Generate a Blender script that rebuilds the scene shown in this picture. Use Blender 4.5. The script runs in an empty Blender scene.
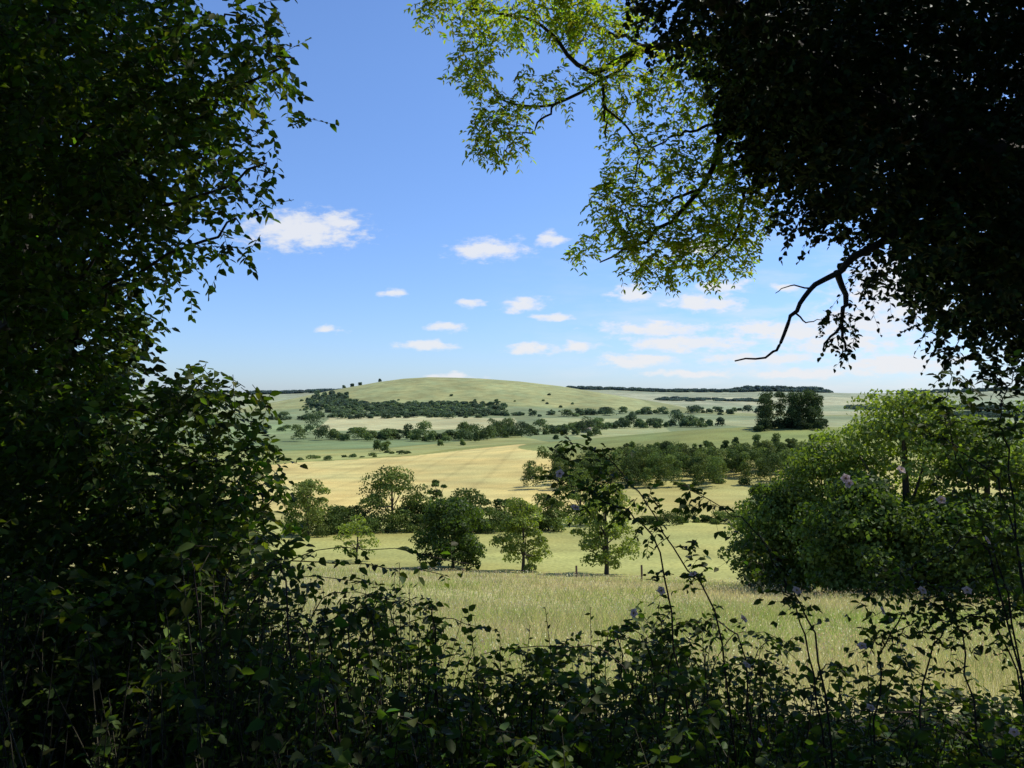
import bpy, math, numpy as np
from mathutils import Vector
rng=np.random.default_rng(7)
F=768.0; HR=397.4; EYE=1.6
scene=bpy.context.scene
# ---------------------------------------------------------------- helpers
def nrm(v): return v/np.maximum(np.linalg.norm(v,axis=-1,keepdims=True),1e-9)
def runit(n): return nrm(rng.normal(size=(n,3)))
PY=[-400,-30,0,2,4,8,14,20,40,60,75,90,120,160,220,300,450,700,1000,1500,2000,2600,3600,4500,5600,7000,12000]
PR={8:700,14:645,20:620,40:590,60:575,75:578,90:582,120:569,160:548,220:527,300:510,450:481,700:455,1000:440,1500:428,2000:420,2600:414,3600:408,4500:399,5600:390}
PZ=[]
for y in PY:
    if y in PR: PZ.append(EYE-y*(PR[y]-HR)/F)
    elif y<0: PZ.append(-y*0.02)
    else: PZ.append({0:0,2:-0.12,4:-0.45,7000:30,12000:-200}[y])
_s=np.linspace(-7,math.log(12010)+0.2,4000)
def _sv(y): return np.where(y>=0,np.log(np.maximum(y,0)+10),math.log(10)+(y/60.0))
_tab=np.interp(_s,_sv(np.array(PY,float)),PZ)
k=np.exp(-0.5*(np.arange(-40,41)/14.0)**2);k/=k.sum()
_tab=np.convolve(np.pad(_tab,40,mode='edge'),k,mode='valid')
HX=np.array([200,255,300,330,380,405,430,455,480,520,560,620,680,740]);HH=np.array([0,5,14,21,30,33.5,35,34.5,33.5,30.5,26,16,6,0])
def terr(x,y):
    x=np.asarray(x,float);y=np.asarray(y,float)
    z=np.interp(_sv(y),_s,_tab)
    hx=(HX-512)/F*2850
    h=np.interp(x,hx,HH)*2850/F
    z=z+h*np.exp(-0.5*((y-2850)/330)**2)
    z=z+27*np.exp(-0.5*((x-235)/170)**2-0.5*((y-640)/120)**2)
    m=np.exp(-0.5*((np.log(np.maximum(y,1))-math.log(60))/0.45)**2)
    z=z-0.035*np.clip(x,-40,60)*m
    z=z+0.05*np.sin(x*0.5+1)*np.sin(y*0.43)*np.clip(y/10,0,1)
    z=z+1.2*np.sin(x*0.012+2)*np.sin(y*0.009)*np.clip((y-80)/400,0,1)
    far=np.clip((y-3000)/2000,0,1)
    z=z+far*(10*np.sin(x*0.0016+0.8)+7*np.sin(x*0.0041))
    return z
def W(px,row,D): return np.array([(px-512)/F*D,D,EYE-(row-HR)/F*D])
_ys=np.exp(np.linspace(math.log(5),math.log(9000),3000))
def ground(px,row,ymin=80):
    ys=_ys[_ys>=ymin]; xs=(px-512)/F*ys
    line=EYE-ys*(row-HR)/F; t=terr(xs,ys)
    i=np.where(t>=line)[0]
    i=i[0] if len(i) else len(ys)-1
    return xs[i],ys[i],t[i]
class MB:
    def __init__(s): s.v=[];s.f=[];s.m=[];s.c=[];s.n=0
    def add(s,v,f,mat,col):
        v=np.asarray(v,np.float32).reshape(-1,3);f=np.asarray(f,np.int64).reshape(-1,4)
        col=np.asarray(col,np.float32)
        if col.ndim==1: col=np.tile(col[:3],(len(v),1))
        s.v.append(v);s.f.append(f+s.n);s.m.append(np.full(len(f),mat,np.int32));s.c.append(col);s.n+=len(v)
    def build(s,name,mats,smooth=False,parent=None):
        v=np.concatenate(s.v);f=np.concatenate(s.f).astype(np.int32);m=np.concatenate(s.m);c=np.concatenate(s.c)
        me=bpy.data.meshes.new(name)
        me.vertices.add(len(v));me.vertices.foreach_set('co',v.ravel())
        me.loops.add(f.size);me.loops.foreach_set('vertex_index',f.ravel())
        me.polygons.add(len(f));me.polygons.foreach_set('loop_start',np.arange(0,f.size,4,dtype=np.int32))
        me.polygons.foreach_set('loop_total',np.full(len(f),4,np.int32))
        me.polygons.foreach_set('material_index',m)
        if smooth: me.polygons.foreach_set('use_smooth',np.ones(len(f),bool))
        a=me.color_attributes.new('Col','FLOAT_COLOR','POINT')
        cc=np.ones((len(v),4),np.float32);cc[:,:3]=c;a.data.foreach_set('color',cc.ravel())
        for x in mats: me.materials.append(x)
        me.update();me.validate()
        o=bpy.data.objects.new(name,me);scene.collection.objects.link(o)
        if parent: o.parent=parent
        return o
def tube(mb,pts,r0,r1,sides=7,mat=1,col=(0.06,0.05,0.035),jit=0.0,n=None):
    pts=np.asarray(pts,float)
    n=n or max(6,3*len(pts))
    P=np.vstack([2*pts[0]-pts[1],pts,2*pts[-1]-pts[-2]])
    out=[]
    for u in np.linspace(0,len(pts)-1,n):
        i=min(int(u),len(pts)-2);t=u-i;a,b,c,d=P[i],P[i+1],P[i+2],P[i+3]
        out.append(0.5*((2*b)+(-a+c)*t+(2*a-5*b+4*c-d)*t*t+(-a+3*b-3*c+d)*t**3))
    out=np.array(out)
    if jit: out[1:-1]+=rng.normal(size=(n-2,3))*jit
    T=nrm(np.gradient(out,axis=0));ref=np.array([0.3,0.2,1.0]) if abs(T[0][2])<0.8 else np.array([1.0,0.2,0])
    A=nrm(np.cross(T,ref));B=np.cross(T,A)
    R=np.linspace(0,1,n)**0.8*(r1-r0)+r0
    th=np.linspace(0,2*np.pi,sides,endpoint=False)
    v=out[:,None]+R[:,None,None]*(A[:,None]*np.cos(th)[None,:,None]+B[:,None]*np.sin(th)[None,:,None])
    i=np.arange(n-1)[:,None]*sides;j=np.arange(sides)[None];j2=(j+1)%sides
    f=np.stack([i+j,i+j2,i+sides+j2,i+sides+j],-1)
    mb.add(v,f,mat,col)
    return out
def leaves(mb,P,A,N,L,Wd,col,mat=0):
    n=len(P);A=nrm(A);S=nrm(np.cross(A,N));N=np.cross(S,A)
    L=np.broadcast_to(L,(n,))[:,None];Wd=np.broadcast_to(Wd,(n,))[:,None]
    cu=-0.12*L
    v=np.stack([P, P+A*L*.28-S*Wd*.5+N*Wd*.14, P+A*L*.66-S*Wd*.38+N*(Wd*.12+cu*.3), P+A*L+N*cu,
                P+A*L*.66+S*Wd*.38+N*(Wd*.12+cu*.3), P+A*L*.28+S*Wd*.5+N*Wd*.14],1)
    b=np.arange(n)[:,None]*6
    f=np.stack([b+np.array([[0,1,2,3]]),b+np.array([[0,3,4,5]])],1)
    mb.add(v,f,mat,np.repeat(col,6,axis=0))
def twigs(mb,O,Dr,L,nl,ls,col,var=0.25,droop=0.2,wr=0.6,stem=0.002,spiral=False,pair=False,up=0.7):
    n=len(O);Dr=nrm(Dr);L=np.broadcast_to(L,(n,)).astype(float)
    t=np.linspace(0.12,1,nl)
    if pair: t=np.repeat(np.linspace(0.2,1,(nl+1)//2),2)[:nl]
    Z=np.array([0,0,1.0])
    pos=O[:,None]+Dr[:,None]*(L[:,None,None]*t[None,:,None])-Z*(droop*L[:,None,None]*(t**2)[None,:,None])
    tang=nrm(Dr[:,None]-Z*(2*droop*t)[None,:,None])
    sd=nrm(np.cross(Dr,Z)+0.01)
    if spiral:
        sd2=np.cross(Dr,sd);ph=(np.arange(nl)*2.4)[None,:,None]+rng.uniform(0,6,(n,1,1))
        side=sd[:,None]*np.cos(ph)+sd2[:,None]*np.sin(ph)
    else:
        sg=np.where(np.arange(nl)%2==0,1,-1)[None,:,None];side=sd[:,None]*sg
    A=tang*0.55+side*0.8+rng.normal(size=(n,nl,3))*0.25-Z*0.2
    N=Z*up+rng.normal(size=(n,nl,3))*0.55+side*0.1
    if spiral: sc=(1.15-0.65*t)
    else: sc=np.ones(nl)
    sz=ls*rng.uniform(0.6,1.2,(n,nl))*sc
    base=np.array(col)[None]*(1+var*rng.normal(size=(n*nl,1)))*(1+0.12*rng.normal(size=(n*nl,3)))
    base=np.clip(base,0.006,0.6)
    leaves(mb,pos.reshape(-1,3),A.reshape(-1,3),N.reshape(-1,3),sz.ravel(),sz.ravel()*wr,base)
    if stem>0:
        ts=np.array([0,0.5,1.0]);c=O[:,None]+Dr[:,None]*(L[:,None,None]*ts[None,:,None])-Z*(droop*L[:,None,None]*(ts**2)[None,:,None])
        s2=np.cross(Dr,sd);rr=(stem*np.array([1,0.8,0.4]))[None,:,None,None]
        th=np.array([0,2.094,4.189])
        ring=sd[:,None,None]*np.cos(th)[None,None,:,None]+s2[:,None,None]*np.sin(th)[None,None,:,None]
        v=(c[:,:,None]+ring*rr)
        b=(np.arange(n)*9)[:,None,None]
        q=np.array([[i*3+j,i*3+(j+1)%3,(i+1)*3+(j+1)%3,(i+1)*3+j] for i in range(2) for j in range(3)])[None]
        mb.add(v,b+q,1,(0.05,0.045,0.025))
def ball(n):
    return runit(n)*(rng.uniform(0,1,(n,1))**(1/3))
def blob_twigs(mb,blobs,D,thick,dens,L,nl,ls,col,**kw):
    """leafy sprays in ellipsoidal clumps of a crown"""
    for b in blobs:
        bx,bz,rx,rz=b[:4];dd=b[4] if len(b)>4 else D;dm=b[5] if len(b)>5 else 1.0
        c=W(bx,bz,dd);R=np.array([rx*dd/F,thick,rz*dd/F])
        n=int(dens*dm*R[0]*R[2]*math.pi)+2
        p=ball(n);O=c+p*R
        kk=O[:,1]>1.5;O=O[kk];p=p[kk]
        dr=nrm(runit(len(O))+0.8*nrm(p)-np.array([0,0,0.15]))
        O=O-dr*L*0.5
        cl=np.array(col)*rng.uniform(.8,1.25)
        twigs(mb,O,dr,L*rng.uniform(0.6,1.2,len(O)),nl,ls,cl,**kw)
def crown(mb,C,R,n,s,col,mat=0,rough=0.6):
    k=len(C);d=runit(k*n).reshape(k,n,3);d[...,2]=np.where(d[...,2]<-0.35,-d[...,2],d[...,2])
    p=C[:,None]+d*R[:,None]*rng.uniform(0.62,1.06,(k,n,1))
    N=nrm(d+rough*rng.normal(size=(k,n,3)));T=nrm(np.cross(N,rng.normal(size=(k,n,3))));B=np.cross(N,T)
    ss=(np.broadcast_to(s,(k,))[:,None,None]*rng.uniform(0.55,1.3,(k,n,1)))
    v=np.stack([p-T*ss*.6,p-B*ss*.38,p+T*ss*.6,p+B*ss*.38+N*ss*0.15],2)
    cc=np.asarray(col,float);cc=np.broadcast_to(cc,(k,3))[:,None]*(1+0.22*rng.normal(size=(k,n,1)))*(1+0.15*rng.normal(size=(k,1,1)))
    cc=np.clip(cc,0.008,0.5)
    b=np.arange(k*n)[:,None]*4
    mb.add(v.reshape(-1,3),b+np.array([[0,1,2,3]]),mat,np.repeat(cc.reshape(-1,3),4,axis=0))
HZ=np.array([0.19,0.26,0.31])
def haze(c,D):  # aerial haze mixed into the foliage colour by distance
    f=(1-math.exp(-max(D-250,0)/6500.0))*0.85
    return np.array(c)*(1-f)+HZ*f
def treeline(mb,trees,npx=1.0):
    C=[];R=[];S=[];K=[]
    for x,y,z,h,w,c in trees:
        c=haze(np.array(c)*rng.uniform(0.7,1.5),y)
        m=6
        for i in range(m):
            a=rng.uniform(0,6.28);rr=rng.uniform(0.1,0.55)*w*0.5;hz=rng.uniform(0.28,0.8)*h
            rr*=1.2-0.6*hz/h
            C.append([x+rr*math.cos(a),y+rr*math.sin(a),z+hz]);q=rng.uniform(0.2,0.3)*w
            R.append([q*1.1,q*1.1,min(q,h*0.28)]);S.append(max(0.3,y/F*1.3*npx));K.append(c)
        C.append([x,y,z+h*0.2]);R.append([w*.42,w*.42,h*.22]);S.append(max(0.3,y/F*1.4*npx));K.append(c*0.85)  # base clump darkened: shading baked into its colour
    C=np.array(C);R=np.array(R);S=np.array(S);K=np.array(K)
    area=R[:,0]*R[:,2]*12/(S**2*0.45);n=int(np.clip(np.percentile(area,70)*1.1,14,130))
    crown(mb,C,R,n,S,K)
def tree(name,x,y,h,w,col,seed,nf=9000,s=0.28,cb=0.2,nc=26,air=1.0,mats=None,shape=1.0,zoff=0.0):
    mb=MB();z=float(terr(x,y))-0.2+zoff;base=np.array([x,y,z])
    C=[];R=[]
    for i in range(nc):
        u=(i+0.5)/nc;hz=cb+(1-cb-0.12)*u
        prof=math.sin(min(1,(0.16+0.84*u**0.8))*math.pi*0.93)**0.7*shape
        a=i*2.4+rng.uniform(-.5,.5);rr=w*0.5*prof*rng.uniform(0.35,0.95)
        q=w*rng.uniform(0.10,0.20)*air
        C.append([x+rr*math.cos(a),y+rr*math.sin(a),z+h*(hz+rng.normal()*.03)]);R.append([q*1.15,q*1.15,q*0.75])
    C=np.array(C);R=np.array(R)
    crown(mb,C,R,nf//nc,s,col)
    top=base+[rng.normal()*0.03*w,0,h*0.75]
    tube(mb,[base,base+[w*0.01,0,h*0.25],top*0.5+(base+[0,0,h*0.5])*0.5,top],h*0.028,h*0.006,8,1)
    for i in rng.choice(nc,min(nc,12),replace=False):
        st=base+(top-base)*rng.uniform(0.25,0.6);e=C[i]
        tube(mb,[st,(st+e)/2+[0,0,-0.02*h],e],h*0.010,h*0.003,5,1)
    return mb.build(name,mats)
# ---------------------------------------------------------------- materials
def mat_new(name):
    m=bpy.data.materials.new(name);m.use_nodes=True;nt=m.node_tree;nt.nodes.clear();return m,nt
def leaf_mat(name,trans=0.35,tcol=(1.5,1.6,0.5),rough=0.5,spec=0.35):
    m,nt=mat_new(name);N=nt.nodes;Lk=nt.links
    at=N.new('ShaderNodeAttribute');at.attribute_name='Col'
    p=N.new('ShaderNodeBsdfPrincipled');p.inputs['Roughness'].default_value=rough;p.inputs['Specular IOR Level'].default_value=spec
    Lk.new(at.outputs['Color'],p.inputs['Base Color'])
    out=p.outputs[0]
    if trans>0:
        v2=N.new('ShaderNodeVectorMath');v2.operation='MULTIPLY';v2.inputs[1].default_value=tcol;Lk.new(at.outputs['Color'],v2.inputs[0])
        tr=N.new('ShaderNodeBsdfTranslucent');Lk.new(v2.outputs[0],tr.inputs['Color'])
        mx=N.new('ShaderNodeMixShader');mx.inputs[0].default_value=trans;Lk.new(p.outputs[0],mx.inputs[1]);Lk.new(tr.outputs[0],mx.inputs[2]);out=mx.outputs[0]
    o=N.new('ShaderNodeOutputMaterial');Lk.new(out,o.inputs[0]);return m
def bark_mat():
    m,nt=mat_new('bark');N=nt.nodes;Lk=nt.links
    at=N.new('ShaderNodeAttribute');at.attribute_name='Col'
    tc=N.new('ShaderNodeTexCoord');no=N.new('ShaderNodeTexNoise');no.inputs['Scale'].default_value=14;no.inputs['Detail'].default_value=4
    Lk.new(tc.outputs['Object'],no.inputs['Vector'])
    vm=N.new('ShaderNodeVectorMath');vm.operation='SCALE';Lk.new(at.outputs['Color'],vm.inputs[0])
    mr=N.new('ShaderNodeMapRange');mr.inputs['To Min'].default_value=0.4;mr.inputs['To Max'].default_value=1.6;Lk.new(no.outputs['Fac'],mr.inputs['Value']);Lk.new(mr.outputs[0],vm.inputs['Scale'])
    p=N.new('ShaderNodeBsdfPrincipled');p.inputs['Roughness'].default_value=0.9;Lk.new(vm.outputs[0],p.inputs['Base Color'])
    b=N.new('ShaderNodeBump');b.inputs['Strength'].default_value=0.6;b.inputs['Distance'].default_value=0.02;Lk.new(no.outputs['Fac'],b.inputs['Height']);Lk.new(b.outputs[0],p.inputs['Normal'])
    o=N.new('ShaderNodeOutputMaterial');Lk.new(p.outputs[0],o.inputs[0]);return m
LEAF=leaf_mat('broadleaf_foliage',0.4,(1.9,2.0,0.45),0.55,0.2)
ASHL=leaf_mat('ash_leaf',0.6,(2.8,2.75,0.6),0.45,0.3)
IVYL=leaf_mat('ivy_leaf',0.0,(1,1,1),0.6,0.12)
FAR=leaf_mat('distant_foliage',0.25,(1.5,1.5,0.6),0.8,0.1)
GRASS=leaf_mat('meadow_grass_blades',0.5,(1.35,1.35,0.8),0.6,0.2)
PETAL=leaf_mat('rose_petal',0.5,(1,1,1),0.6,0.2)
BARK=bark_mat()
def ground_mat():
    m,nt=mat_new('downland_ground');N=nt.nodes;Lk=nt.links
    at=N.new('ShaderNodeAttribute');at.attribute_name='Col'
    cr=N.new('ShaderNodeAttribute');cr.attribute_name='Crop'
    geo=N.new('ShaderNodeTexCoord')
    def noise(s,d=4,st=(1,1,1)):
        mp=N.new('ShaderNodeMapping');mp.inputs['Scale'].default_value=st;Lk.new(geo.outputs['Object'],mp.inputs['Vector'])
        n=N.new('ShaderNodeTexNoise');n.inputs['Scale'].default_value=s;n.inputs['Detail'].default_value=d;Lk.new(mp.outputs[0],n.inputs['Vector']);return n.outputs['Fac']
    def rngm(s,a,b):
        r=N.new('ShaderNodeMapRange');r.inputs['From Min'].default_value=0.3;r.inputs['From Max'].default_value=0.7;r.inputs['To Min'].default_value=a;r.inputs['To Max'].default_value=b;Lk.new(s,r.inputs['Value']);return r.outputs[0]
    def mul(a,b):
        x=N.new('ShaderNodeMath');x.operation='MULTIPLY';Lk.new(a,x.inputs[0]);Lk.new(b,x.inputs[1]);return x.outputs[0]
    f=mul(mul(rngm(noise(0.006,4),0.80,1.20),rngm(noise(0.05,5,(0.6,1,1)),0.80,1.20)),rngm(noise(1.6,2),0.75,1.25))
    wv=N.new('ShaderNodeTexWave');wv.wave_type='BANDS';wv.bands_direction='X';wv.inputs['Scale'].default_value=0.013;wv.inputs['Distortion'].default_value=1.6;wv.inputs['Detail'].default_value=1;wv.inputs['Detail Scale'].default_value=0.004
    mp=N.new('ShaderNodeMapping');mp.inputs['Rotation'].default_value=(0,0,0.1);Lk.new(geo.outputs['Object'],mp.inputs['Vector']);Lk.new(mp.outputs[0],wv.inputs['Vector'])
    pw=N.new('ShaderNodeMath');pw.operation='POWER';pw.inputs[1].default_value=14;Lk.new(wv.outputs['Fac'],pw.inputs[0])
    ml=N.new('ShaderNodeMath');ml.operation='MULTIPLY';Lk.new(pw.outputs[0],ml.inputs[0]);Lk.new(cr.outputs['Fac'],ml.inputs[1])
    m2=N.new('ShaderNodeMath');m2.operation='MULTIPLY_ADD';m2.inputs[1].default_value=-0.12;m2.inputs[2].default_value=1;Lk.new(ml.outputs[0],m2.inputs[0])
    f=mul(f,m2.outputs[0])
    vm=N.new('ShaderNodeVectorMath');vm.operation='SCALE';Lk.new(at.outputs['Color'],vm.inputs[0]);Lk.new(f,vm.inputs['Scale'])
    mix=N.new('ShaderNodeMix');mix.data_type='RGBA';mix.blend_type='MULTIPLY';mix.inputs['B'].default_value=(1.15,0.97,0.87,1)
    Lk.new(rngm(noise(0.02,4),0,0.9),mix.inputs['Factor']);Lk.new(vm.outputs[0],mix.inputs['A'])
    p=N.new('ShaderNodeBsdfPrincipled');p.inputs['Roughness'].default_value=0.95;p.inputs['Specular IOR Level'].default_value=0.1
    Lk.new(mix.outputs['Result'],p.inputs['Base Color'])
    b=N.new('ShaderNodeBump');b.inputs['Strength'].default_value=0.4;b.inputs['Distance'].default_value=0.3;Lk.new(noise(1.2,3),b.inputs['Height']);Lk.new(b.outputs[0],p.inputs['Normal'])
    o=N.new('ShaderNodeOutputMaterial');Lk.new(p.outputs[0],o.inputs[0]);return m
# ---------------------------------------------------------------- terrain
r=np.concatenate([np.exp(np.linspace(math.log(0.3),math.log(60),130,endpoint=False)),np.exp(np.linspace(math.log(60),math.log(1300),420,endpoint=False)),np.exp(np.linspace(math.log(1300),math.log(11500),220))])
th=np.radians(np.concatenate([np.linspace(-40,40,600,endpoint=False),np.linspace(40,320,90,endpoint=False)]))
RR,TT=np.meshgrid(r,th,indexing='ij')
X=(RR*np.sin(TT)).ravel();Y=(RR*np.cos(TT)).ravel();Z=terr(X,Y)
nr,nt_=len(r),len(th)
i=np.arange(nr-1)[:,None]*nt_;j=np.arange(nt_)[None];j2=(j+1)%nt_
Fq=np.stack([i+j,i+nt_+j,i+nt_+j2,i+j2],-1).reshape(-1,4)
def pip(poly,x,y):
    inside=np.zeros(len(x),bool);n=len(poly)
    for a in range(n):
        x1,y1=poly[a];x2,y2=poly[(a+1)%n]
        c=((y1>y)!=(y2>y))&(x<(x2-x1)*(y-y1)/((y2-y1) or 1e-9)+x1);inside^=c
    return inside
def field(pts,ymin=80): return [ground(a,b,ymin)[:2] for a,b in pts]
col=np.zeros((len(X),3));col[:]=(0.19,0.22,0.06)
def setc(m,c): col[m]=c
setc(Y<85,(0.36,0.34,0.15))
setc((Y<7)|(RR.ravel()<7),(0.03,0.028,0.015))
setc((Y>=85)&(Y<250),(0.31,0.33,0.105))
setc((Y>=250)&(Y<480),(0.34,0.335,0.115))
crop=np.zeros(len(X))
setc((Y>=900)&(Y<2300),(0.15,0.20,0.075))
setc(Y>=3400,(0.22,0.26,0.12))
yel=pip(field([(240,468),(300,462),(420,455),(522,444),(545,452),(600,470),(640,512),(300,514),(230,500)]),X,Y)
setc(yel,(0.47,0.42,0.155));crop[yel]=1
for pts,c in [
 ([(230,460),(300,461),(420,454),(522,443),(610,438),(520,436),(385,449),(240,452)],(0.25,0.28,0.09)),
 ([(230,451),(385,448),(480,440),(300,438),(230,440)],(0.14,0.20,0.075)),
 ([(310,431),(520,428),(515,418),(330,417)],(0.37,0.38,0.18)),
 ([(230,437),(310,432),(320,425),(230,424)],(0.19,0.27,0.10)),
 ([(540,430),(700,430),(660,420),(540,418)],(0.26,0.30,0.12))]:
    setc(pip(field(pts),X,Y),c)
setc((((X-235)/230)**2+((Y-640)/150)**2<1)&(Y>480),(0.18,0.22,0.065))
hill=(((X+300)/760)**2<1)&(Y>2330)&(Y<3400);setc(hill,(0.26,0.29,0.095))
for (x0,x1,y0,y1,c) in [(600,1500,2500,3000,(0.32,0.34,0.16)),(1500,2600,2400,3100,(0.20,0.26,0.10)),(700,1700,3000,3700,(0.21,0.27,0.12)),(1200,2300,3800,4700,(0.33,0.35,0.17)),(2300,3600,3400,4600,(0.22,0.28,0.13)),(400,1100,3900,4900,(0.30,0.33,0.17)),(-1900,-900,2500,3300,(0.26,0.31,0.13)),(-2600,-1200,3600,4700,(0.28,0.33,0.15)),(-1800,-1150,1500,2300,(0.28,0.32,0.13)),(500,1400,1300,2000,(0.26,0.30,0.13))]:
    sk=0.15*(Y-y0);setc((X+sk>x0)&(X+sk<x1)&(Y>y0)&(Y<y1),c)
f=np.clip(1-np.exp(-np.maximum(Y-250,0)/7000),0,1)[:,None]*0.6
col=col*(1-f)+np.array([0.26,0.32,0.33])*f  # bluish distance haze blended into the ground's vertex colours
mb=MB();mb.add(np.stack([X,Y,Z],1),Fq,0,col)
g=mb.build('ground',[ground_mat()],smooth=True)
a=g.data.attributes.new('Crop','FLOAT','POINT');a.data.foreach_set('value',crop.astype(np.float32))
# ---------------------------------------------------------------- meadow grass
mb=MB();n=150000
u=rng.uniform(0,1,n);D=7.5*(82/7.5)**(u**0.8);bx=rng.uniform(-0.8,0.8,n);x=bx*D;y=D
z=terr(x,y)-0.03
h=rng.uniform(0.15,0.6,n)*(0.8+0.3*np.sin(x*0.7)*np.sin(y*0.4+x*.2));w=np.maximum(0.005,D*0.0006)
az=rng.uniform(0,np.pi,n);ax=np.stack([np.cos(az),np.sin(az)*0.6,np.zeros(n)],1)
lean=rng.normal(size=(n,3))*0.42*h[:,None];lean[:,2]=0
P=np.stack([x,y,z],1);up=np.array([0,0,1.0])
p1=P+up*h[:,None]*.55+lean*.4;p2=P+up*h[:,None]+lean
v=np.stack([P-ax*w[:,None]*.5,P+ax*w[:,None]*.5,p1+ax*w[:,None]*.42,p1-ax*w[:,None]*.42,p2+ax*w[:,None]*.15,p2-ax*w[:,None]*.15],1)
patch=0.22*np.sin(x*0.21+y*0.13)+0.18*np.sin(x*0.55-y*0.31+2*np.sin(y*.17))+0.12*np.sin(x*1.3+y*.9)
straw=np.clip(rng.normal(0.34,0.3,n)+patch+0.35*np.clip((D-14)/35,0,1),0,1)[:,None]
c0=np.array([0.23,0.32,0.075])*(1-straw)+np.array([0.52,0.44,0.28])*straw
c0=c0*(1+0.18*rng.normal(size=(n,1)))
cv=np.stack([c0*.85,c0*.85,c0,c0,c0*1.1,c0*1.1],1)
b=np.arange(n)[:,None]*6
mb.add(v,np.stack([b+np.array([[0,1,2,3]]),b+np.array([[3,2,4,5]])],1),0,np.clip(cv,0.01,.7).reshape(-1,3))
n=26000;D=8*(75/8)**rng.uniform(0,1,n);x=rng.uniform(-.75,.75,n)*D
P=np.stack([x,D,terr(x,D)+rng.uniform(0.25,0.6,n)],1);s=np.maximum(0.014,D*0.0008)
q_=rng.uniform(size=(n,1))
A=nrm(rng.normal(size=(n,3))*0.4+up);cc=np.where(q_<0.2,np.array([[0.75,0.75,0.66]]),np.where(q_<.25,np.array([[0.42,0.26,0.42]]),np.array([[0.52,0.39,0.29]])))
leaves(mb,P,A,rng.normal(size=(n,3)),s*2.2,s*1.0,cc)
mb.build('meadow_grass',[GRASS])
# ---------------------------------------------------------------- middle distance trees
G1=(0.07,0.105,0.027);G2=(0.16,0.20,0.048);G3=(0.11,0.15,0.036)
def pxtree(name,px,top,wpx,D,col,row=None,**kw):
    x=(px-512)/F*D;z=float(terr(x,D));h=(EYE-(top-HR)/F*D)-z
    return tree(name,x,D,h,wpx*D/F,col,0,mats=[FAR if D>150 else LEAF,BARK],**kw)
pxtree('oak_tree',453,494,72,120,(0.06,0.095,0.022),nf=15000,s=0.38,cb=0.08,nc=44)
pxtree('field_maple_tree',523,496,54,116,G2,nf=7000,s=0.34,cb=0.14,nc=34)
pxtree('ash_tree',606,476,72,112,G2,nf=8000,s=0.34,cb=0.14,nc=48,air=0.85)
pxtree('willow_tree',357,512,44,132,G2,nf=1500,s=0.34,cb=0.15,nc=24,air=0.8)
pxtree('oak_tree',392,464,70,205,G3,nf=7000,s=0.55,cb=0.08,nc=36)
pxtree('oak_tree',470,490,60,200,G1,nf=5000,s=0.55,cb=0.06,nc=24)
pxtree('hawthorn_tree',437,474,24,212,G1,nf=2500,s=0.55,cb=0.1,nc=16)
pxtree('hawthorn_tree',345,507,70,200,G1,nf=5000,s=0.55,cb=0.03,nc=26)
pxtree('ash_tree',308,476,52,190,G2,nf=5000,s=0.55,cb=0.1,nc=28)
pxtree('oak_tree',505,497,44,208,G1,nf=3500,s=0.55,cb=0.06,nc=18)
pxtree('hawthorn_tree',420,500,46,206,G1,nf=3500,s=0.55,cb=0.03,nc=18)
pxtree('oak_tree',548,494,44,205,G3,nf=3500,s=0.55,cb=0.06,nc=18)
pxtree('oak_tree',580,470,54,225,G3,nf=5000,s=0.6,cb=0.06,nc=24)
def line(mb,pts,step,hpx,wpx,c,ymin=80,jit=2,jr=0.9,skip=0.0):
    tr=[]
    for (a,b),(a2,b2) in zip(pts[:-1],pts[1:]):
        m=max(1,int(abs(a2-a)/step))
        for q in range(m):
            if rng.uniform()<skip: continue
            t=(q+rng.uniform(-.3,.3)+.5)/m;x,y,z=ground(a+(a2-a)*t+rng.normal()*jit,b+(b2-b)*t+rng.normal()*jr,ymin)
            sc=rng.uniform(0.45,1.0) if rng.uniform()<.7 else rng.uniform(1,1.6);hh=hpx*sc*y/F;ww=wpx*sc*rng.uniform(0.9,1.5)*y/F
            tr.append((x,y,z-0.3,hh,ww,c if rng.uniform()<.65 else G3))
    treeline(mb,tr)
mb=MB()
line(mb,[(285,535),(560,530)],9,14,18,G1)
line(mb,[(640,524),(760,522)],7,11,16,G1)
line(mb,[(650,486),(760,484)],10,7,14,G1,skip=.3)
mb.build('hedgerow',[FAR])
mb=MB()
tr=[]
for q in range(300):
    px=rng.uniform(528,815);y=rng.uniform(380,520)
    lo=np.interp(px,[530,545,560,600,640,700,760,812],[446,430,428,436,440,434,430,432])
    x=(px-512)/F*y;z=float(terr(x,y))
    h=rng.uniform(11,21)
    ztop=EYE-(lo+rng.uniform(0,15)-HR)/F*y
    h=min(h,max(6,ztop-z))
    if px<620 and y>450: continue
    q_=rng.uniform()
    tr.append((x,y,z-.3,h,h*rng.uniform(.5,.75),G1 if q_<.55 else (G3 if q_<.85 else (0.13,0.16,0.045))))
treeline(mb,tr)
mb.build('woodland',[FAR])
mb=MB();tr=[]
for q in range(26):
    px=rng.uniform(762,819);y=rng.uniform(600,650);x=(px-512)/F*y
    top=np.interp(px,[755,772,790,812,826],[394,385,388,385,396])
    z=float(terr(x,y));tr.append((x,y,z-.3,(EYE-(top-HR)/F*y)-z,15,(0.045,0.07,0.02)))
for q in range(26):
    px=rng.uniform(757,826);y=rng.uniform(592,640);x=(px-512)/F*y
    tr.append((x,y,float(terr(x,y))-.5,rng.uniform(5,10),11,(0.045,0.07,0.02)))
treeline(mb,tr)
mb.build('copse',[FAR])
mb=MB()
line(mb,[(325,440),(440,441),(520,436),(620,428),(720,426)],4.5,10,12,G1,600,skip=.08)
line(mb,[(430,446),(520,434)],6,14,12,G3,600,skip=.2,jr=2)
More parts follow.
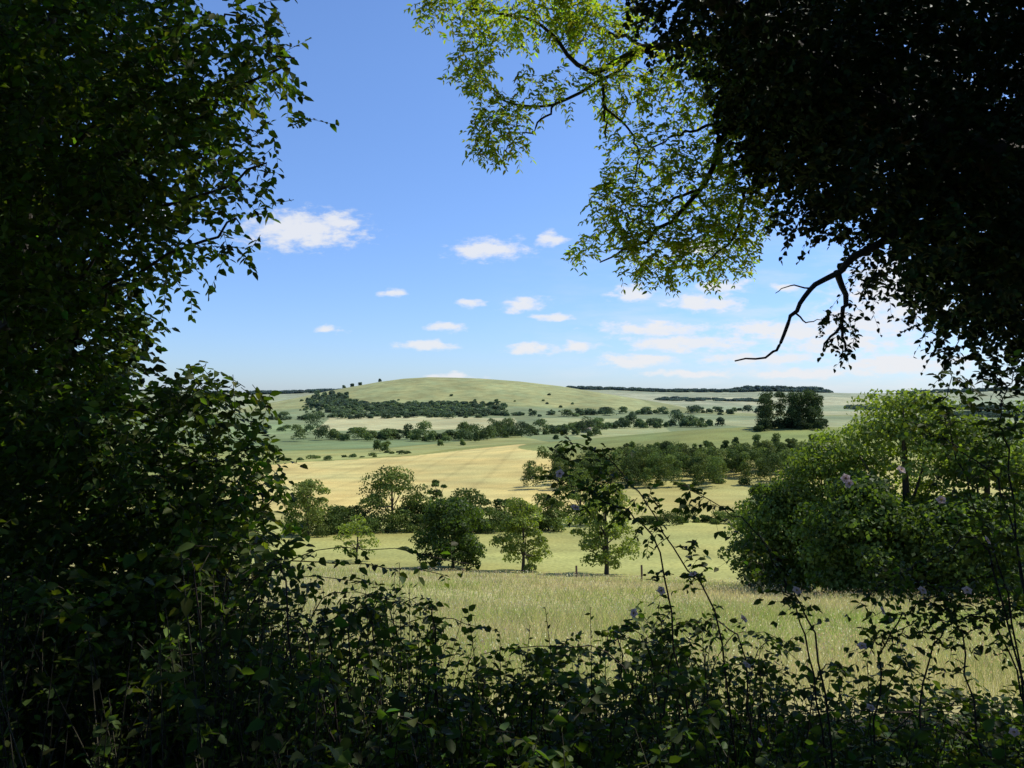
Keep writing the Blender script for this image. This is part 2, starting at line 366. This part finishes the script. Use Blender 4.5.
line(mb,[(540,440),(600,434)],6,11,12,G1,600,skip=.2,jr=1.5)
line(mb,[(255,429),(330,432),(420,434)],4,4,8,G1,600,skip=.25)
line(mb,[(250,462),(300,460),(385,455),(420,452)],5,3,8,G1,400,skip=.2)
line(mb,[(376,452),(394,452)],9,20,16,G1,400)
line(mb,[(298,440),(316,440)],9,18,15,G1,400)
line(mb,[(412,437),(430,437)],9,14,13,G3,400)
line(mb,[(255,420),(330,418),(500,416),(640,414),(760,412)],4,5,9,G1,900,skip=.15)
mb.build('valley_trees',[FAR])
mb=MB();tr=[]
for q in range(110):
    px=300+rng.uniform(0,1)**1.3*300;row=np.interp(rng.uniform(0,1)**0.4,[0,1],[394,414])
    if px>510 and rng.uniform()<0.7: continue
    x,y,z=ground(px,row,2200)
    if y>2800: continue
    s=rng.uniform(0.3,0.9);tr.append((x,y,z-.5,7*s,16*s,G3))
for q in range(420):
    px=rng.uniform(318,505);row=rng.uniform(404,417)-5*max(0,(370-px)/50);x,y,z=ground(px,row,2100)
    if px>470 and rng.uniform()<.5: continue
    if y<2860:tr.append((x,y,z-.5,11,24,G1 if rng.uniform()<.5 else G3))
for q in range(60):
    px=rng.uniform(306,348);row=rng.uniform(394,408);x,y,z=ground(px,row,2100)
    if y<3200: tr.append((x,y,z-.5,13,22,G1))
for px in (380,344,352,360): 
    x=(px-512)/F*2830;tr.append((x,2830,float(terr(x,2830))-.5,11,16,G1))
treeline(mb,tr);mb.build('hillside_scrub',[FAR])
mb=MB();tr=[]
def ridge(p0,p1,y,n,h):
    for q in range(n):
        px=rng.uniform(p0,p1);yy=y+rng.uniform(-120,120);x=(px-512)/F*yy;tr.append((x,yy,float(terr(x,yy))-2,h*rng.uniform(.8,1.05),70,(0.04,0.065,0.03)))
ridge(570,830,5450,190,24);ridge(250,350,5400,90,24);ridge(735,822,5500,80,40);ridge(150,300,5400,30,20);ridge(900,1024,5450,60,22)
ridge(660,760,4300,40,14);ridge(850,1030,3300,110,20);ridge(930,1040,2300,60,18)
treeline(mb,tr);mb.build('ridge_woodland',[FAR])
# ---------------------------------------------------------------- farm barn, fence posts
def simple_mat(name,c,rough=0.8):
    m,nt=mat_new(name);N=nt.nodes;Lk=nt.links
    tc=N.new('ShaderNodeTexCoord');no=N.new('ShaderNodeTexNoise');no.inputs['Scale'].default_value=3;no.inputs['Detail'].default_value=5;Lk.new(tc.outputs['Object'],no.inputs['Vector'])
    mx=N.new('ShaderNodeMix');mx.data_type='RGBA';mx.inputs['A'].default_value=(*[q*.75 for q in c],1);mx.inputs['B'].default_value=(*[q*1.2 for q in c],1);Lk.new(no.outputs['Fac'],mx.inputs['Factor'])
    p=N.new('ShaderNodeBsdfPrincipled');p.inputs['Roughness'].default_value=rough;Lk.new(mx.outputs['Result'],p.inputs['Base Color'])
    o=N.new('ShaderNodeOutputMaterial');Lk.new(p.outputs[0],o.inputs[0]);return m
BRICK=simple_mat('barn_wall',(0.4,0.34,0.28));ROOF=simple_mat('barn_roof',(0.22,0.17,0.14));DOOR=simple_mat('barn_door',(0.08,0.09,0.08))
def pym(name,v,f,mat,par):
    me=bpy.data.meshes.new(name);me.from_pydata(v,[],f);me.materials.append(mat);o=bpy.data.objects.new(name,me);scene.collection.objects.link(o);o.parent=par;return o
for px,D0,L_,dd in [(586,1250,15,0.2)]:
    x=(px-512)/F*D0;e=bpy.data.objects.new('farm_barn',None);scene.collection.objects.link(e)
    e.location=(x,D0,float(terr(x,D0))+3.0);e.rotation_euler=(0,0,dd)
    a_,b_,h_,t_=L_/2,3.5,3.0,5.5
    v=[(-a_,-b_,-5),(a_,-b_,-5),(a_,b_,-5),(-a_,b_,-5),(-a_,-b_,h_),(a_,-b_,h_),(a_,b_,h_),(-a_,b_,h_),(-a_,0,t_),(a_,0,t_)]
    pym('walls',v,[(0,1,5,4),(1,2,6,9,5),(2,3,7,6),(3,0,4,8,7)],BRICK,e)
    o_=0.5
    v=[(-a_-o_,-b_-o_,h_-.35),(a_+o_,-b_-o_,h_-.35),(a_+o_,0,t_+.1),(-a_-o_,0,t_+.1),(-a_-o_,b_+o_,h_-.35),(a_+o_,b_+o_,h_-.35)]
    v2=v+[(p,q,s+.25) for p,q,s in v]
    pym('roof',v2,[(0,1,2,3),(3,2,5,4),(6,9,8,7),(9,10,11,8),(0,6,7,1),(4,5,11,10),(0,3,9,6),(3,4,10,9),(1,7,8,2),(2,8,11,5)],ROOF,e)
    pym('door',[(-2,-b_-.05,-3),(2,-b_-.05,-3),(2,-b_-.05,1.6),(-2,-b_-.05,1.6)],[(0,1,2,3)],DOOR,e)
for px,D0,hh in [(641,66,1.5),(576,68,1.3)]:
    mb=MB();x=(px-512)/F*D0;z=float(terr(x,D0));tube(mb,[(x,D0,z-.3),(x+.02,D0,z+hh*.5),(x,D0,z+hh)],.10,.09,8,0,(0.12,0.08,0.06),n=5);mb.build('fence_post',[BARK])
# ---------------------------------------------------------------- large trees at right of the meadow
R1=(0.085,0.13,0.028);R2=(0.17,0.22,0.045);R3=(0.13,0.18,0.038)
for nm,px,top,w,D,c in [('field_maple_tree',778,468,92,52,R1),('field_maple_tree',828,426,120,50,R3),('sycamore_tree',905,370,140,47,R2),('sycamore_tree',985,402,130,45,R3),('sycamore_tree',1065,380,140,46,R3),('hawthorn_tree',862,470,120,44,R1),('hawthorn_tree',965,490,130,42,R1)]:
    pxtree(nm,px,top,w,D,c,nf=19000,s=0.23,cb=0.03,nc=80)
# ---------------------------------------------------------------- near hawthorn tree
DK=(0.062,0.10,0.020);MD=(0.13,0.19,0.035)
mb=MB()
zb=float(terr(-3.9,5.2))
tube(mb,[(-4.3,5.3,zb-.1),(-4.2,5.2,1.0),(-4.0,5.1,2.6),(-3.9,5.0,5.0)],.15,.05,10,1)
tube(mb,[(-3.7,5.2,zb-.1),(-3.5,5.1,1.2),(-3.2,5.0,2.6),(-2.9,4.8,4.0)],.07,.025,10,1)
blobs=[(60,30,140,80),(210,30,76,55,4.0,.9),(258,70,38,45,3.9,.5),(110,150,130,70),(200,115,66,60,4.2,.9),(235,180,34,36,4,.6),(208,235,28,30,4,.5),(50,240,110,80),(125,215,62,46,4.2,.9),
 (40,335,82,60),(95,308,40,36,4.2,.7),(20,430,140,90),(125,418,90,50),(210,402,50,32,3.8,.9),(205,465,66,52,4,1),(110,510,140,80),(240,500,48,44,4,.7),(215,570,60,45,4,.9),(60,600,180,90),(160,560,80,60),(-90,300,100,350,4.2,1),(-60,100,100,200,4.2,1)]
blob_twigs(mb,blobs,4.2,0.75,290,0.25,9,0.056,DK,droop=0.15,wr=.62)
blob_twigs(mb,[(220,392,60,24,3.7,1),(255,470,32,36,3.7,.6),(270,530,30,36,3.7,.7),(275,80,28,50,3.7,.4),(150,440,80,60,3.6,.25),(120,600,110,50,3.5,.3),(190,250,40,60,3.8,.3)],3.7,0.4,140,0.22,9,0.052,MD,droop=0.15)  # brighter leaf colour paints sunlit sprigs along the edge and lower left
for q in blobs[:19]:
    e=W(q[0],q[1],q[4] if len(q)>4 else 4.2);z0=max(0.4,e[2]-0.7);st=np.array([-3.3+.1*rng.normal(),5.0,z0])
    if e[0]<-2.4: continue
    tube(mb,[st,(st+e)/2+[0,0,.12],e,e+nrm(e-st)*0.25+[0,0,-.05]],.016,.004,6,1,jit=.02)
mb.build('hawthorn_tree',[LEAF,BARK])
mb=MB()
blob_twigs(mb,[(25,330,120,150,6,1),(20,110,140,170,6,1),(80,560,180,120,5.8,1),(150,120,70,100,6,.5),(-60,300,120,300,6,1)],6,0.6,150,0.34,9,0.10,DK,wr=.7)
zb=float(terr(-5,6.2));tube(mb,[(-5,6.2,zb-.1),(-4.9,6.2,1.5),(-4.6,6.1,4.2)],.15,.05,9,1)
for a_,b_ in [(30,330),(60,150),(150,130),(120,520)]:
    tube(mb,[(-4.8,6.2,1.2+(330-b_)/200),W((a_-60)/1,b_+20,6.1),W(a_,b_,6)],.04,.01,6,1)
mb.build('hazel_bush',[IVYL,BARK])
# ---------------------------------------------------------------- ivy-clad tree
mb=MB();IVC=(0.028,0.055,0.014)
iv=[(860,10,210,100),(700,-10,75,40,6,.9),(790,80,62,60),(870,150,95,90),(960,190,90,100),(1010,280,60,70),(830,190,50,48,6,.9),(905,245,45,36,6,.8),(960,290,30,36,6,.7),(1000,350,40,34,6,.7),(1080,150,80,260)]
blob_twigs(mb,iv,6.2,0.9,240,0.24,9,0.06,IVC,wr=0.8,droop=.3)
blob_twigs(mb,[(900,60,200,160,7.4,1),(1000,240,110,110,7.4,1),(800,90,66,86,7.4,.9)],7.4,0.5,150,0.3,9,0.10,IVC,wr=.8)
blob_twigs(mb,[(870,285,40,26,6,.3),(940,320,36,40,6,.5),(1000,385,34,34,6,.6)],6,0.4,110,0.24,7,0.055,IVC,droop=.4)
tx,ty=5.9,6.6;tz=float(terr(tx,ty))
tube(mb,[(tx,ty,tz-.2),(tx-.1,ty,1.5),(tx-.5,ty,3.5),(tx-.8,ty-.2,6.5)],.42,.25,14,1,n=16)
tube(mb,[(tx-.4,ty,3.2),W(900,120,6.4),W(780,40,6.3),W(640,-60,6.3)],.20,.07,9,1)
DB=(0.05,0.04,0.03)
tube(mb,[W(900,230,6.1),W(850,262,6),W(838,272,6),W(812,288,6),W(795,312,6),W(782,340,6),W(770,354,6),W(735,361,6)],.035,.006,7,1,DB,jit=.008,n=26)
tube(mb,[W(838,270,6),W(845,300,6),W(842,325,6),W(846,352,6)],.028,.008,6,1,DB,jit=.01)
tube(mb,[W(842,325,6),W(828,340,6),W(824,352,6)],.014,.005,5,1,DB,jit=.006)
tube(mb,[W(812,288,6),W(790,285,6),W(776,293,6)],.008,.003,5,1,DB,jit=.006)
tube(mb,[W(795,312,6),W(806,322,6),W(822,320,6)],.009,.003,5,1,DB,jit=.006)
blob_twigs(mb,[(845,318,16,24,6,1),(828,318,14,8,6,1),(835,350,14,8,6,1),(880,275,30,16,6,.8)],6,.1,200,.16,6,.055,(0.05,0.08,0.02),droop=.5)
mb.build('ivy_clad_tree',[IVYL,BARK])
# ---------------------------------------------------------------- ash boughs
mb=MB();AD=7.6
def wl(pts): return [W(a,b,AD+c) for a,b,c in pts]
AB=(0.04,0.035,0.025)
br=[([(800,60,-1),(720,40,0),(650,45,0),(600,68,0),(575,62,0),(540,20,0),(470,5,0)],.055,.010),
 ([(600,66,0),(604,100,0),(607,138,0)],.024,.008),([(650,45,0),(560,100,.2),(505,98,.2),(478,60,.2)],.022,.006),
 ([(560,100,.2),(530,130,.2),(505,150,.2)],.014,.005),([(800,90,-.6),(735,120,0),(700,190,0),(650,235,0),(600,262,0)],.05,.007),
 ([(700,190,0),(640,205,.2),(610,190,.3)],.018,.006),([(735,120,0),(690,130,0),(640,150,0)],.022,.006),
 ([(780,140,-.4),(750,190,0),(735,235,0),(700,270,0)],.035,.007),([(604,100,0),(640,150,0),(620,215,0)],.014,.005),([(650,45,0),(590,20,.3),(520,-5,.3)],.024,.007)]
for p,a_,b_ in br: tube(mb,wl(p),a_,b_,7,1,AB,jit=.015,n=18)
ab=[(450,4,38,20),(530,8,70,30),(600,18,50,34),(475,62,28,34),(500,130,32,36),(545,85,34,30,7.6,.4),(620,80,42,40,7.6,.8),(690,75,42,46),(650,140,44,36,7.6,.6),(622,205,34,44),(690,190,46,44,7.6,.8),(655,252,46,30),(715,250,42,36),(745,200,32,50),(585,250,20,14,7.6,.7),(735,140,34,44),(740,60,40,40)]
blob_twigs(mb,ab,AD,0.5,320,0.2,10,0.062,(0.125,0.165,0.03),droop=.25,wr=.42,pair=True,stem=.0015,var=.2)
mb.build('ash_bough',[ASHL,BARK])
# ---------------------------------------------------------------- unseen thicket overhead & around, added to shade the foreground
mb=MB()
def bulk(x0,x1,y0,y1,z0,z1,n,ls):
    O=np.stack([rng.uniform(x0,x1,n),rng.uniform(y0,y1,n),rng.uniform(z0,z1,n)],1)
    twigs(mb,O,runit(n),0.5,8,ls,DK,wr=.8,stem=.004)
bulk(-4,8.5,-4,6.3,5.6,8.5,2200,.23)
bulk(-6,8,-6,-2.5,0,6,1100,.26)
bulk(-6.5,-4.3,-4,4,0,7,600,.24)
bulk(4.6,7.5,-4,4.3,0,6,900,.22)
for tx,ty in [(-4.6,-1.5),(1.5,-3.4),(4.9,1.0),(-1.5,-4)]:
    tube(mb,[(tx,ty,-.1),(tx+.1,ty,2.5),(tx-.2,ty+.3,6.5)],.18,.08,9,1)
    for q in range(5):
        s_=np.array([tx,ty+.1,3+q*.6]);a_=rng.uniform(0,6.28);tube(mb,[s_,s_+[math.cos(a_)*1.2,math.sin(a_)*1.2,1.2],s_+[math.cos(a_)*2.4,math.sin(a_)*2.4,2.4]],.06,.015,6,1)
mb.build('shade_canopy',[IVYL,BARK])
# ---------------------------------------------------------------- foreground bramble bank
mb=MB()
BK=(0.06,0.095,0.022)
def shoots(n,x0,x1,y0,y1,topfn,hmin,ls,colr,nl=16):
    x=rng.uniform(x0,x1,n);y=rng.uniform(y0,y1,n);z=terr(x,y)-.02
    ht=topfn(x,y)
    h=np.clip((ht-z)*rng.uniform(0.55,1.0,n),hmin,3)
    d=nrm(rng.normal(size=(n,3))*0.24+np.array([0,0,1.0]))
    twigs(mb,np.stack([x,y,z],1),d,h,nl,ls,colr,spiral=True,droop=.04,wr=.5,stem=.004,var=.3,up=.5)
bt=np.array([[-3,.85],[-1.4,.85],[-1.0,.74],[-.75,.60],[-.5,.56],[-.35,.45],[-.1,.27],[.15,.30],[.35,.42],[.55,.34],[.8,.40],[1.0,.36],[1.2,.26],[1.45,.16],[1.7,.18],[2.0,.06],[2.4,.14],[3,.14]])
topf=lambda x,y: np.interp(x*3.6/y,bt[:,0],bt[:,1])-0.25*(y-3.6)+0.09*np.sin(x*7.1+y*3)+0.06*np.sin(x*15+y*9)
shoots(1300,-3.4,3.4,2.4,5.0,topf,.2,.065,BK)
shoots(800,-3.0,3.0,2.9,4.8,topf,.2,.05,(0.09,0.14,0.03),22)
shoots(500,-3.4,-1.0,3.4,5.2,topf,.3,.06,BK,20)
n=1600;x=rng.uniform(-3.4,3.4,n);y=rng.uniform(2.4,5,n);zt=topf(x,y)-0.1;zg=terr(x,y);z=zg+(zt-zg)*rng.uniform(0,1,n)**.6
twigs(mb,np.stack([x,y,z],1),nrm(rng.normal(size=(n,3))+[0,0,.3]),.3,9,.055,BK,droop=.3,wr=.65)
for q in range(60):
    x0=rng.uniform(-1.6,2.6);y0=rng.uniform(3,4.4);z0=float(topf(np.array(x0),np.array(y0)))-.2
    dx=rng.normal()*.3;hh=rng.uniform(.1,.28)
    o=tube(mb,[(x0,y0,z0-.2),(x0+dx*.4,y0,z0+hh*.8),(x0+dx,y0+.05,z0+hh),(x0+dx*1.7,y0+.1,z0+hh*.6)],.004,.0015,4,1,(0.05,0.035,0.025),jit=.006,n=12)
    twigs(mb,o[4:],runit(8)+[0,0,.2],.10,5,.045,BK,droop=.3,wr=.65,stem=.0012)
mb.build('bramble_bush',[LEAF,BARK])
mb=MB()
for px,row,D in [(400,562,3.6),(388,590,3.5),(350,596,3.6),(322,575,3.7),(432,598,3.6),(545,606,3.6),(470,622,3.4),(590,606,3.7),(300,590,3.6),(500,634,3.3),(760,640,3.4),(375,600,3.4),(415,612,3.3),(700,620,3.3),(865,660,3.2),(365,575,3.9),(410,585,3.7),(395,575,3.65),(530,624,3.5),(620,630,3.4)]:
    e=W(px,row,D);x=e[0]+rng.normal()*.1;z=float(terr(x,D));
    o=np.array([[x,D,z]]);twigs(mb,o,e[None]-o,np.array([e[2]-z]),30,.05,BK,spiral=True,droop=0,wr=.45,stem=.004,up=.5)
mb.build('nettle_plants',[LEAF,BARK])
# ---------------------------------------------------------------- dog rose
mb=MB()
RD=3.3;SB=(0.05,0.035,0.025);RC=(0.055,0.085,0.022)
st=[[(835,700),(805,640),(775,585),(745,545)],[(740,680),(715,620),(680,560),(640,495),(600,455),(565,440)],[(840,720),(815,640),(785,585),(750,525),(690,490)],
 [(990,720),(960,640),(935,590),(880,570)],[(1040,700),(1005,600),(970,500),(945,420),(950,370)],[(1060,640),(1010,520),(960,450),(905,420)],[(900,720),(930,650),(985,610),(1030,600)],[(1050,560),(1010,480),(1000,420),(1015,370)],[(700,690),(660,560),(600,500),(555,480)],
 [(1060,680),(1000,640),(940,615),(870,640)],[(1060,600),(990,560),(930,560),(870,590)],[(860,720),(880,660),(920,600),(990,570)],[(760,700),(740,650),(690,620),(640,640)]]
for i_,s_ in enumerate(st):
    dd=RD+.12*math.sin(i_*2.3)
    pts=[W(a,b,dd+.05*rng.normal()) for a,b in s_]
    pts[0][2]=min(pts[0][2],float(terr(pts[0][0],pts[0][1])))
    o=tube(mb,pts,.005,.0018,5,1,SB,jit=.008,n=24)
    d=nrm(np.gradient(o,axis=0))
    sel=rng.integers(6,24,30 if i_ not in (0,) else 14)
    O=o[sel];dr=nrm(d[sel]*.5+runit(len(sel)))
    twigs(mb,O,dr,rng.uniform(.06,.16,len(sel)),6,.036,RC,droop=.3,wr=.62,stem=.0013,pair=True)
blob_twigs(mb,[(572,468,26,20,RD,.9),(612,482,34,24,RD,1),(640,505,24,20,RD,.5),(660,530,40,30,RD,.3),(700,570,50,30,RD,.3),(970,470,60,60,RD,.35),(1000,570,60,60,RD,.6),(960,400,30,30,RD,.3),(670,625,50,25,RD,.5),(880,635,60,26,RD,.4),(960,610,60,30,RD,.5),(740,530,30,20,RD,.3),(1010,500,40,60,RD,.5)],RD,.2,130,.13,7,.036,RC,droop=.3,wr=.62)
for px,row in [(845,478),(849,484),(575,508),(692,572),(742,618),(634,612),(860,645),(745,664),(868,706),(660,590),(795,590),(560,474),(920,590),(1010,730),(900,470),(757,740),(965,590),(940,500),(985,540),(880,610)]:
    c=W(px,row,RD-.22);nrmv=nrm(np.array([rng.normal()*.6,-.7,rng.normal()*.4+.7]));a0=rng.uniform(0,6)
    T=nrm(np.cross(nrmv,[0,0,1.0]));B=np.cross(nrmv,T)
    A=np.array([T*math.cos(a0+q*1.2566)+B*math.sin(a0+q*1.2566)+nrmv*.3 for q in range(5)])
    leaves(mb,np.tile(c,(5,1)),A,np.tile(nrmv,(5,1)),.021,.023,np.tile([0.85,0.70,0.68],(5,1)),mat=2)
    leaves(mb,np.tile(c+nrmv*.003,(5,1)),A+nrmv*.4,np.tile(nrmv,(5,1)),.007,.005,np.tile([0.5,0.4,0.1],(5,1)),mat=2)
    tube(mb,[c,c+[0.01,.06,-.03],c+[0.0,.16,-.08]],.0015,.001,4,1,SB)
mb.build('dog_rose_bush',[LEAF,BARK,PETAL])
# ---------------------------------------------------------------- light
az,el=math.radians(62),math.radians(54)
S=Vector((math.sin(az)*math.cos(el),math.cos(az)*math.cos(el),math.sin(el)))
sd=bpy.data.lights.new('sun','SUN');sd.energy=4.9;sd.angle=math.radians(.53);sd.color=(1,.95,.86)
so=bpy.data.objects.new('sun',sd);so.rotation_euler=S.to_track_quat('Z','Y').to_euler();so.location=(0,0,50);scene.collection.objects.link(so)
w=bpy.data.worlds.new('World');scene.world=w;w.use_nodes=True;nt=w.node_tree;N=nt.nodes;Lk=nt.links;N.clear()
try: w.cycles.sampling_method='NONE'
except Exception: pass
sky=N.new('ShaderNodeTexSky');sky.sky_type='NISHITA';sky.sun_disc=False;sky.sun_elevation=el;sky.sun_rotation=az;sky.altitude=100;sky.air_density=1.0;sky.dust_density=0.3;sky.ozone_density=2.5
tc=N.new('ShaderNodeTexCoord');sx=N.new('ShaderNodeSeparateXYZ');Lk.new(tc.outputs['Generated'],sx.inputs[0])
def M(op,a,b=None,c=None):
    m=N.new('ShaderNodeMath');m.operation=op
    for i_,q in enumerate((a,b,c)):
        if q is None: continue
        if isinstance(q,(int,float)): m.inputs[i_].default_value=q
        else: Lk.new(q,m.inputs[i_])
    return m.outputs[0]
ay=M('MAXIMUM',sx.outputs['Y'],.02)
uu=M('DIVIDE',sx.outputs['X'],ay);vv=M('DIVIDE',sx.outputs['Z'],ay)
cb=N.new('ShaderNodeCombineXYZ');Lk.new(uu,cb.inputs[0]);Lk.new(vv,cb.inputs[1])
def noise(scale,detail,st,off=0):
    mp=N.new('ShaderNodeMapping');mp.inputs['Scale'].default_value=st;mp.inputs['Location'].default_value=(off,off*.7,0);Lk.new(cb.outputs[0],mp.inputs['Vector'])
    n=N.new('ShaderNodeTexNoise');n.inputs['Scale'].default_value=scale;n.inputs['Detail'].default_value=detail;n.inputs['Roughness'].default_value=.6;Lk.new(mp.outputs[0],n.inputs['Vector']);return n
wn=noise(22,2,(1,2,1),3)
wsub=N.new('ShaderNodeVectorMath');wsub.operation='SUBTRACT';wsub.inputs[1].default_value=(.5,.5,.5);Lk.new(wn.outputs['Color'],wsub.inputs[0])
wmul=N.new('ShaderNodeVectorMath');wmul.operation='MULTIPLY_ADD';wmul.inputs[1].default_value=(.05,.018,0);Lk.new(wsub.outputs[0],wmul.inputs[0]);Lk.new(cb.outputs[0],wmul.inputs[2])
clouds=[(300,230,66,22),(340,222,26,13),(488,249,44,13),(550,238,15,9),(525,306,26,9),(446,327,22,6),(427,346,32,5.5),(530,349,28,6),(580,347,20,6),(391,293,14,5),(470,303,14,5),(553,318,22,4),(655,328,62,9),(690,343,76,10),(640,360,48,7),(705,303,42,9),(720,286,30,8),(630,293,24,8),(785,330,66,12),(900,290,70,40),(870,322,70,16),(760,358,70,8),(840,345,70,10),(330,331,16,4),(445,377,30,5),(700,247,30,10),(785,288,16,6),(900,365,80,12),(820,374,90,5),(690,374,60,4),(150,215,30,14)]
cur=None
for a_,b_,rx,rz in clouds:
    cx,cz=(a_-512)/F,(HR-b_)/F;sx_,sz_=F/rx,F/rz
    m=N.new('ShaderNodeVectorMath');m.operation='MULTIPLY_ADD';Lk.new(wmul.outputs[0],m.inputs[0]);m.inputs[1].default_value=(sx_,sz_,0);m.inputs[2].default_value=(-cx*sx_,-cz*sz_,0)
    l=N.new('ShaderNodeVectorMath');l.operation='LENGTH';Lk.new(m.outputs[0],l.inputs[0])
    cur=l.outputs['Value'] if cur is None else M('MINIMUM',cur,l.outputs['Value'])
n2=noise(45,5,(1,2.2,1),9)
dens=M('ADD',M('SUBTRACT',1.2,cur),M('MULTIPLY',M('SUBTRACT',n2.outputs['Fac'],.5),2.0))
mr=N.new('ShaderNodeMapRange');mr.interpolation_type='SMOOTHSTEP';mr.inputs['From Min'].default_value=.05;mr.inputs['From Max'].default_value=.9;Lk.new(dens,mr.inputs['Value'])
n3=noise(9,4,(1,4.5,1),4)
wi=N.new('ShaderNodeMapRange');wi.inputs['From Min'].default_value=.45;wi.inputs['From Max'].default_value=.72;wi.inputs['To Max'].default_value=.6;Lk.new(n3.outputs['Fac'],wi.inputs['Value'])
msk=N.new('ShaderNodeMapRange');msk.inputs['From Min'].default_value=-.05;msk.inputs['From Max'].default_value=.35;Lk.new(uu,msk.inputs['Value'])
low=N.new('ShaderNodeMapRange');low.inputs['From Min'].default_value=.24;low.inputs['From Max'].default_value=.08;Lk.new(vv,low.inputs['Value'])
wis=M('MULTIPLY',M('MULTIPLY',wi.outputs[0],msk.outputs[0]),low.outputs[0])
tot=M('MINIMUM',M('ADD',M('MULTIPLY',mr.outputs[0],.88),wis),.95)
front=N.new('ShaderNodeMapRange');front.inputs['From Min'].default_value=.05;front.inputs['From Max'].default_value=.2;Lk.new(sx.outputs['Y'],front.inputs['Value'])
tot=M('MULTIPLY',tot,front.outputs[0])
zc=N.new('ShaderNodeMapRange');zc.inputs['From Min'].default_value=0;zc.inputs['From Max'].default_value=.4;zc.inputs['To Min'].default_value=0;zc.inputs['To Max'].default_value=1;Lk.new(sx.outputs['Z'],zc.inputs['Value'])
pz=M('POWER',zc.outputs[0],.55)
tint=N.new('ShaderNodeMix');tint.data_type='RGBA';Lk.new(pz,tint.inputs['Factor']);tint.inputs['A'].default_value=(.72,.90,1.36,1);tint.inputs['B'].default_value=(1.05,1.26,1.62,1)
skt=N.new('ShaderNodeVectorMath');skt.operation='MULTIPLY';Lk.new(sky.outputs[0],skt.inputs[0]);Lk.new(tint.outputs['Result'],skt.inputs[1])
mx=N.new('ShaderNodeMix');mx.data_type='RGBA';Lk.new(tot,mx.inputs['Factor']);Lk.new(skt.outputs[0],mx.inputs['A']);mx.inputs['B'].default_value=(7.7,7.8,8.1,1)
bg=N.new('ShaderNodeBackground');bg.inputs['Strength'].default_value=.11;Lk.new(mx.outputs['Result'],bg.inputs['Color'])
wo=N.new('ShaderNodeOutputWorld');Lk.new(bg.outputs[0],wo.inputs[0])
# ---------------------------------------------------------------- camera
cam=bpy.data.cameras.new('camera');cam.sensor_width=36;cam.lens=27;cam.clip_end=30000;cam.clip_start=.05
co=bpy.data.objects.new('camera',cam);co.location=(0,0,EYE);co.rotation_euler=(math.radians(91),0,0);scene.collection.objects.link(co);scene.camera=co
scene.view_settings.view_transform='Standard';scene.view_settings.look='None';scene.view_settings.exposure=0
